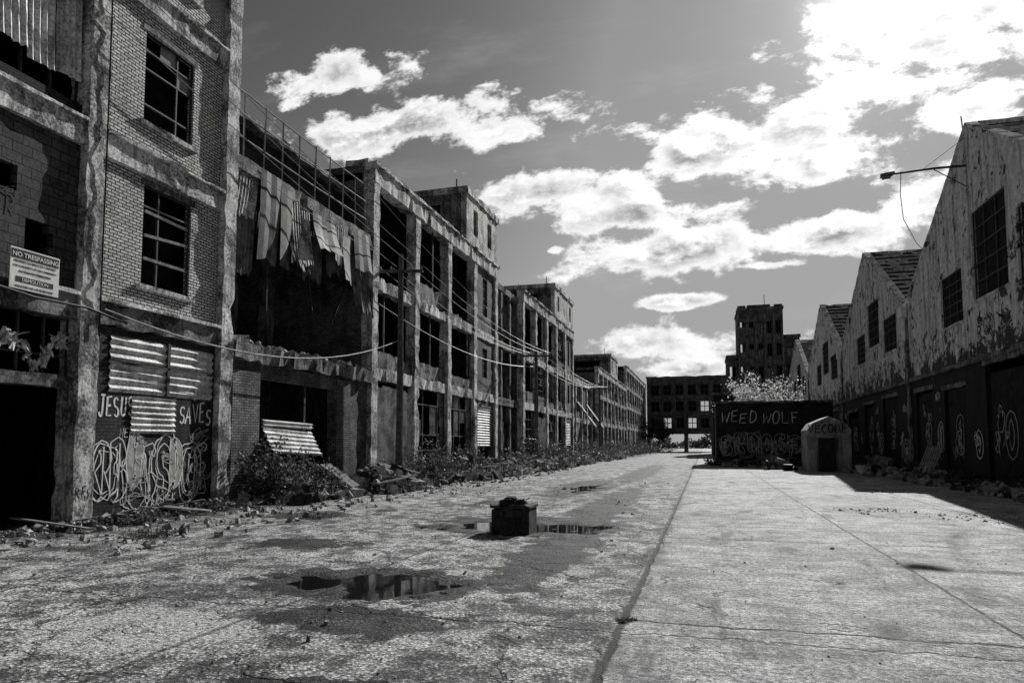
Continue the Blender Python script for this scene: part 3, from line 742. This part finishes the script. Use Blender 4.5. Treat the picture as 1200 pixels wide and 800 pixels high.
L=Thing('street_lamp')
L('arm','dark').tube([(XR+.2,30.6,12.75),(9.2,30.7,12.8),(7.55,30.8,12.75)],[.05,.045,.035],7)
L('brace','dark').tube([(XR,30.6,13.9),(8.8,30.7,12.8)],.012); L('brace').tube([(XR,30.6,11.9),(9.2,30.7,12.75)],.02)
L('lamp_head','conc_d').obox((7.5,30.8,12.75),(.5,.26,.12),(0,-.08,0),.15); L('lamp_lens','pane').obox((7.48,30.8,12.65),(.3,.2,.08),(0,-.08,0),.2)
L('hanging_wire','cable').tube([(8.0,30.7,12.8),(8.0,30.9,11.9),(8.1,31,10.9),(8.6,31.2,9.9),(9.0,31.4,9.5)],.016,4)
L('bracket','dark').tube([(XR-.03,30.6,14.1),(XR-.08,30.6,14.8)],.025)
L.done()

# ------------------------------------------------------------ poles and cables
def pole(x_,y_,h,armz,al=1.1):
    T=Thing('utility_pole')
    T('shaft','woodd').tube([(x_,y_,ZB),(x_+.02,y_,h*.5),(x_,y_,h)],[.15,.13,.1],9)
    T('crossarm','woodd').obox((x_,y_,armz),(al*2,.1,.12),(0,0,.25))
    for s_ in (-.9,-.45,.45,.9): T('insulators','pane').tube([(x_+s_*al,y_+s_*al*.25,armz+.06),(x_+s_*al,y_+s_*al*.25,armz+.2)],.035,6)
    T('brace','dark').tube([(x_-.6,y_-.1,armz),(x_,y_,armz-.6),(x_+.6,y_+.1,armz)],.015,4)
    T.done()
pole(-11.7,25.0,9.3,8.6,.9); pole(-10.7,44.0,8.2,7.5); pole(-11.2,76,8.5,7.8)
Wc=P()
def cat(a,b_,sag,r=.012,n=14,p=Wc):
    a=Vector(a);b_=Vector(b_); p.tube([a.lerp(b_,i/n)-Vector((0,0,sag*4*(i/n)*(1-i/n))) for i in range(n+1)],r,4)
cat((XF+.15,11.6,4.5),(-11.7,25,5.8),.9,.02)
for dx in (-.9,-.4,.4,.9): 
    cat((-11.7+dx,25+dx*.25,8.8),(-10.7+dx,44+dx*.25,7.7),.5,.012); cat((-10.7+dx,44,7.7),(-11.2+dx,76,8.0),.6,.014)
cat((XF+.2,8,11.6),(-11.9,25,8.8),.25,.014); cat((XF+.2,8,12.3),(-11.2,25,8.8),.3,.014); cat((XF+.2,8,12.9),(-11.0,25,9.1),.3,.012)
cat((XF+.1,24.5,7.2),(-10.9,44,6.8),.7,.014); cat((XF+.1,16,9.6),(XF+.2,24.3,9.2),.25,.014); cat((XF+.1,24.5,11.5),(XF+.15,41,9.6),.3,.014)
Wc.mesh('overhead_cables',M['cablel'])

# ------------------------------------------------------------ concrete block in puddle
K=Thing('broken_concrete_block')
kx,ky=-3.42,12.35
K('body','rubd').rbox(kx-.35,kx+.35,ky-.31,ky+.31,-.09,.43,.025,.12)
K('rim','rubd').rbox(kx-.37,kx+.37,ky-.33,ky+.33,.432,.5,.02,.1)
for i in range(34): K('debris','rubd').chunk((kx+U(-.22,.2),ky+U(-.2,.2),.51+R()*.05),U(.03,.12))
K('debris').obox((kx-.06,ky-.05,.6),(.18,.14,.08),(.2,.1,.3),.3)
K('rebar','dark').tube([(kx+.2,ky-.1,.45),(kx+.26,ky-.12,.6),(kx+.33,ky-.16,.63)],.008,4)
K.done()

# ------------------------------------------------------------ rubble, gravel, planks
def rubble(name,x0,x1,y0,y1,n,h,planks=4,rmax=.28):
    T=Thing(name)
    for i in range(n):
        xx=U(x0,x1);yy=U(y0,y1); q=1-abs((xx-(x0+x1)/2)/((x1-x0)/2)); q2=1-abs((yy-(y0+y1)/2)/((y1-y0)/2))
        T(*(('chunks','rub') if R()<.6 else ('dark_chunks','rubd'))).chunk((xx,yy,R()*h*q*min(1,q2*2)+.02),U(.04,rmax)*(R()**1.5*.8+.2))
    for i in range(planks):
        T('planks','wood').obox((U(x0,x1),U(y0,y1),U(.08,h*.9)),(U(.08,.2),U(.8,2.2),.03),(U(-.3,.3),U(-.2,.2),U(0,3.1)),.05)
    T.done()
for (y0,y1,n,h,x1) in ((10,15.8,380,.15,-11.4),(16.2,20,420,.6,-10.4),(20,24.5,560,.9,-9.8),(24.5,29,460,.7,-10.1),(29,32,420,1.0,-9.4),(32.5,38,480,.8,-9.4),(39,43,420,1.2,-8.9),(45,50,320,1.0,-9.0),(53,60,320,1.0,-9.0),(64,80,260,1.2,-8.7)):
    rubble('rubble_pile',-12.3,x1,y0,y1,n,h,planks=8,rmax=.5 if y0>16 else .14)
for (x0,x1,y0,y1,n,h) in ((8.4,10.1,30,37,280,.5),(8.0,10.1,38,43,320,.8),(3.5,5.7,47,53,320,.9),(8.0,10.1,48,60,260,.8),(1.2,3.2,52,54.8,120,.4),(8.6,10.2,20,29,240,.35)):
    rubble('rubble_pile',x0,x1,y0,y1,n,h,planks=9,rmax=.45)
gv=P()
for i in range(8000):
    xx=U(-12.2,-.6) if R()<.93 else U(-.3,9.8); yy=3+R()**1.5*27
    if dep(xx,yy)>.1 and yy<32: continue
    if noise.noise((xx*.5,yy*.4,9))<-.02 and R()<.85: continue
    r=.005+.014*R()**3+(.03 if R()<.01 else 0); gv.chunk((xx,yy,hgt(xx,yy)+r*.25),r)
for i in range(2400):
    xx=-12.3+4.2*R()**1.7;yy=U(8,45); gv.chunk((xx,yy,.02),.015+.11*R()**3)
for cx,cy_,q in ((4.0,18.5,.5),(5.4,17.5,.9),(5.8,26,.5),(-7.5,22,.8)):
    for i in range(110): gv.chunk((cx+random.gauss(0,q),cy_+random.gauss(0,q*.8),.005),.008+.045*R()**4)
gv.mesh('gravel',M['rub'])
def tyre(x_,y_,z_,r=.33,flat=True,rot=0):
    p=P(); n=20;m_=8
    for i in range(n):
        a=2*math.pi*i/n
        for j in range(m_):
            b_=2*math.pi*j/m_; rr=r-.1+.1*math.cos(b_); q=(rr*math.cos(a),rr*math.sin(a),.1*math.sin(b_))
            v_=Euler((0,0 if flat else 1.2,rot)).to_matrix()@Vector(q); p.v.append((x_+v_.x,y_+v_.y,z_+v_.z))
    for i in range(n):
        for j in range(m_):
            p.f.append((i*m_+j,((i+1)%n)*m_+j,((i+1)%n)*m_+(j+1)%m_,i*m_+(j+1)%m_))
    p.mesh('car_tyre',M['black'],None,True)
tyre(4.9,45,.1);tyre(4.9,45.05,.3);tyre(5.3,46.2,.1);tyre(3.9,46.8,.3,flat=False);tyre(8.6,33.5,.1);tyre(8.5,39,.3,flat=False,rot=.6)
def pallet(x_,y_,z_,rot,sc=1.0):
    T=Thing('wooden_pallet'); m_=Euler(rot).to_matrix()
    for i in range(7):
        c=m_@Vector((0,(-.5+i/6)*1.1*sc,.06)); T('slats','wood').obox((x_+c.x,y_+c.y,z_+c.z),(1.2*sc,.11*sc,.02),rot,.03)
    for i in (-1,0,1):
        c=m_@Vector((i*.52*sc,0,0)); T('bearers','wood').obox((x_+c.x,y_+c.y,z_+c.z),(.09*sc,1.2*sc,.09),rot,.02)
    T.done()
pallet(9.7,34.6,.75,(0,math.radians(-68),.1),1.35); pallet(-11.0,19.2,.6,(0,math.radians(35),.3),1.0); pallet(-10.6,22.5,.6,(.3,math.radians(15),.9)); pallet(9.3,42.2,.5,(.2,math.radians(-40),.5))
Bt=Thing('discarded_bathtub'); p=Bt('shell','white'); n=16
for j,(rr,zz) in enumerate(((.55,.0),(.8,.18),(1.0,.42),(1.08,.44),(.9,.38),(.5,.08))):
    for i in range(n):
        a=2*math.pi*i/n; p.v.append((8.2+.4*rr*math.cos(a),40.5+.85*rr*math.sin(a),zz+.03))
for j in range(5):
    for i in range(n): p.f.append((j*n+i,j*n+(i+1)%n,(j+1)*n+(i+1)%n,(j+1)*n+i))
p.f.append(tuple(range(n))); p.f.append(tuple(5*n+i for i in range(n)))
Bt.done(('shell',))

# ------------------------------------------------------------ vegetation
def weed(name,cx,cy_,w,h,n,mat='leaf',z0=0,leaf=.07,ry=None,dens=10):
    T=Thing(name); ry=ry or w
    for i in range(n):
        a=U(0,6.28); r=R()**.6
        bx=cx+r*w*.55*math.cos(a); by=cy_+r*ry*.55*math.sin(a)
        hh=h*U(.35,1.0)*(1-.45*r); lx=math.cos(a)*r*w*.5+U(-.12,.12)*h; ly=math.sin(a)*r*ry*.5+U(-.12,.12)*h
        pts=[(bx+lx*t*t,by+ly*t*t,z0+hh*(t-.12*t*t)) for t in (0,.25,.5,.75,1)]
        T('stems',mat).tube(pts,[.012*(1-.7*t)*min(1,h*2) for t in (0,.25,.5,.75,1)],3)
        nl=int(7+h*dens)
        for k in range(nl):
            t=U(.15,1.0); sp_=.07*(1+h*.5)*min(1,h*2.5); px=bx+lx*t*t+U(-sp_,sp_); py=by+ly*t*t+U(-sp_,sp_); pz=z0+hh*(t-.12*t*t)+U(-.06,.06)*min(1,h*2)
            s_=leaf*U(.5,1.4); d1=Vector((U(-1,1),U(-1,1),U(-.5,1))).normalized()*s_; d2=d1.cross(Vector((U(-1,1),U(-1,1),U(-1,1)))).normalized()*s_*.35
            c=Vector((px,py,pz)); T('leaves',mat).quad(c,c+d1*.5+d2,c+d1,c+d1*.5-d2)
    T.done()
for (x_,y_,w,h,n) in ((-11.9,16.9,1.1,2.5,80),(-11.2,17.8,1.2,1.5,60),(-11.7,18.6,.9,2.1,50),(-11.5,23.2,1.4,1.4,60),(-10.9,26.2,1.5,2.6,95),(-11.2,27.6,1.4,1.6,60),
    (-11.2,31.9,1.3,2.2,60),(-11.3,34.2,1.3,1.3,50),(-10.8,37.6,1.5,1.5,60),(-10.8,43.4,1.8,3.1,80),(-10.6,50.5,2,2.4,70),(-10.6,61.5,2.4,3.0,80),(-10.4,68,2.6,2.2,60),(-10.6,80,3,3.4,80),(-10.2,90,3,2.4,60),(-10.,100,4,3.4,80),(-9.6,115,4,2.6,60),(-9.,135,5,3.5,60),
    (-11.9,12.3,.6,.35,30),(-11.2,11.4,.7,.3,30),(-11.6,14.2,.7,.4,35),(9.6,23.5,1,.9,40),(9.8,37.6,.8,1.2,40),(9.4,44,1,1.4,40),(9.5,52,1.5,1.5,40),(.9,54.3,1.0,1.0,40),(2.6,53.8,1.4,.9,40),(8.9,48,1,1.0,30),(9.6,31,.8,.8,30)):
    weed('weed_clump',x_,y_,w,h,n,leaf=.095 if y_<30 else .15)
for (x_,y_,w,h,n) in ((-10.9,17.4,.9,1.0,40),(-10.4,21.6,1.0,.9,40),(-10.5,25.0,.9,1.2,35),(-10.1,29.5,1.1,1.1,40),(-10.0,33.0,1.0,1.3,40),(-9.8,36,1.2,1.0,40),(-9.7,41,1.3,1.5,40),(-9.6,47,1.4,1.4,40),(-9.6,55,1.6,1.6,40),(-9.6,65,2,1.8,40),(-9.4,76,2,1.8,40)):
    weed('dry_weed_clump',x_,y_,w,h,n,'dry',leaf=.05 if y_<35 else .09,dens=4)
for (x_,y_,w,h,n) in ((-.72,6.4,.12,.02,60),(-9.3,9.9,.5,.22,70),(6.3,11.6,1.1,.07,90),(-8.2,13.5,.5,.12,40),(7.0,15.5,.7,.10,60)):
    weed('grass_tuft',x_,y_,w,h,n,leaf=.018 if y_<11 and x_>-2 else .035)
def tree(name,cx,cy_,tr,h,w,n,mat,leaf,z0=ZB):
    T=Thing(name); T('trunk','woodd').tube([(cx,cy_,z0),(cx+.1,cy_,z0+h*.3),(cx-.05,cy_,z0+h*.55)],[tr,tr*.8,tr*.5],8)
    cl=[]
    for i in range(34):
        a=U(0,6.28); r=U(.15,1)*w; zz=z0+h*U(.45,1.0)*(1-.25*(r/w)**2); e=Vector((cx+r*math.cos(a),cy_+r*math.sin(a),zz)); s0=Vector((cx,cy_,z0+h*U(.25,.5)))
        T('limbs',mat).tube([s0,s0.lerp(e,.5)+Vector((0,0,.15*h*.3)),e],[tr*.3,tr*.16,tr*.05],4); cl.append((e,s0))
    for i in range(n):
        e,s0=random.choice(cl); c=s0.lerp(e,U(.45,1.08))+Vector((random.gauss(0,1),random.gauss(0,1),random.gauss(0,.8)))*w*.10
        s_=leaf*U(.5,1.4); d1=Vector((U(-1,1),U(-1,1),U(-1,1))).normalized()*s_; d2=d1.cross(Vector((U(-1,1),U(-1,1),U(-1,1)))).normalized()*s_*.45
        T('leaves',mat).quad(c,c+d1*.5+d2,c+d1,c+d1*.5-d2)
    T.done()
tree('leafy_bush',4.0,59.5,.14,8.6,3.0,5000,'leafl',.15)
tree('leafy_bush',6.4,61,.12,7.4,2.7,3500,'leafl',.15)
tree('leafy_tree',-9.5,150,.25,8,3.5,2500,'leafd',.35)
dt=P()
for i in range(9000):
    xx=U(-120,120); yy=330+U(-8,8); hh=5+6*noise.noise((xx*.04,0,0))+4*noise.noise((xx*.2,3,0)); zz=U(0,max(2,hh))
    s_=U(.5,1.4); c=Vector((xx,yy,zz)); d1=Vector((U(-1,1),U(-1,1),U(-1,1)))*s_; d2=Vector((U(-1,1),U(-1,1),U(-1,1)))*s_; dt.quad(c,c+d1,c+d1+d2,c+d2)
dt.mesh('distant_treeline',M['leafd'])

# ------------------------------------------------------------ world
w=bpy.data.worlds.new('World'); scene.world=w; w.use_nodes=True; nt=w.node_tree; nt.nodes.clear()
try:
    w.cycles.sampling_method='MANUAL'; w.cycles.sample_map_resolution=512
except Exception: pass
out=nt.nodes.new('ShaderNodeOutputWorld'); bg=nt.nodes.new('ShaderNodeBackground'); nt.links.new(bg.outputs[0],out.inputs[0])
sky=nt.nodes.new('ShaderNodeTexSky'); sky.sky_type='NISHITA'; sky.sun_disc=False; sky.sun_elevation=SUN_EL; sky.sun_rotation=SUN_AZ
sky.air_density=1.0; sky.dust_density=1.2; sky.ozone_density=1.0
sc=nt.nodes.new('ShaderNodeSeparateColor'); nt.links.new(sky.outputs[0],sc.inputs[0])
grey=S(nt,sc.outputs[0])*.55+S(nt,sc.outputs[1])*.40+S(nt,sc.outputs[2])*.05
tc=nt.nodes.new('ShaderNodeTexCoord'); sx=nt.nodes.new('ShaderNodeSeparateXYZ'); nt.links.new(tc.outputs['Generated'],sx.inputs[0])
X,Y,Z=[S(nt,sx.outputs[i]) for i in range(3)]
yy=Y.mx(.08); a=X/yy; e=Z/yy
sd=Vector((math.sin(SUN_AZ)*math.cos(SUN_EL),math.cos(SUN_AZ)*math.cos(SUN_EL),math.sin(SUN_EL)))
dot=(X*sd.x+Y*sd.y+Z*sd.z).mx(0.0)
CL=[(-.575,.625,.115,.036),(-.46,.520,.23,.038),(-.32,.50,.08,.030),(.06,.425,.18,.055),(-.21,.385,.19,.034),(-.04,.28,.165,.036),(.175,.288,.085,.032),
(.30,.53,.13,.10),(.17,.40,.11,.04),(-.029,.205,.06,.010),(-.065,.148,.12,.025),(-.011,.107,.065,.015),(-.215,.295,.018,.008),(-.08,.335,.12,.025),(.30,.33,.08,.05),(-.9,.35,.1,.05),(.6,.3,.2,.08),(.1,.25,.06,.008)]
D=None
for (ca,ce,ra,re) in CL:
    d=1.0-(((a-ca)/ra).sq()+((e-ce)/re).sq()).sqrt()
    D=d if D is None else D.mx(d)
D=D.mx(-1.3)
n1=nz(nt,comb(nt,a,e*1.6,.3),9.5,9,.62,.1)
n1b=nz(nt,comb(nt,a+.010,e*1.6+.024,.3),9.5,6,.62,.1)
den=D+(n1-.5)*4.4+.12
mask=den.ss(-.05,.45)
thick=den.ss(.15,1.2)
emb=((n1-n1b)*6.0+.52).clamp()
cb=mixv(thick*0+1.0,(emb*.7+.32),thick)
near=dot.pw(14.0)
cb=cb*(near*.25+.93)
upper=Z.ss(.2,.6,1.0,.78)
skyg=(grey*.046).mn(.38)*upper
glow=dot.pw(90.0)*.22+dot.pw(900.0)*.9
wisps=nz(nt,comb(nt,a*1.2,e*4.0,1.0),3.0,5,.6).ss(.5,.8)*.07
final=mixv(skyg+wisps,cb,mask)+glow
back=final*Z.ss(-.02,.0)+.05*Z.ss(-.02,.0,1.0,0.0)
cc=comb(nt,back,back,back); nt.links.new(cc.k,bg.inputs[0]); bg.inputs[1].default_value=1.0
# sun
ld=bpy.data.lights.new('sun','SUN'); ld.energy=5.0; ld.angle=math.radians(.5); ld.color=(1,.997,.99)
lo=bpy.data.objects.new('sun',ld); COL.objects.link(lo); lo.rotation_euler=(-sd).to_track_quat('-Z','Y').to_euler(); lo.location=(20,60,60)
# camera
cd=bpy.data.cameras.new('camera'); cam=bpy.data.objects.new('camera',cd); COL.objects.link(cam); scene.camera=cam
cd.lens=24; cd.sensor_width=36; cd.clip_end=5000; cd.clip_start=.05; cd.shift_y=.054
cam.location=(0,0,1.6); cam.rotation_euler=(math.radians(94),0,math.radians(15.7))
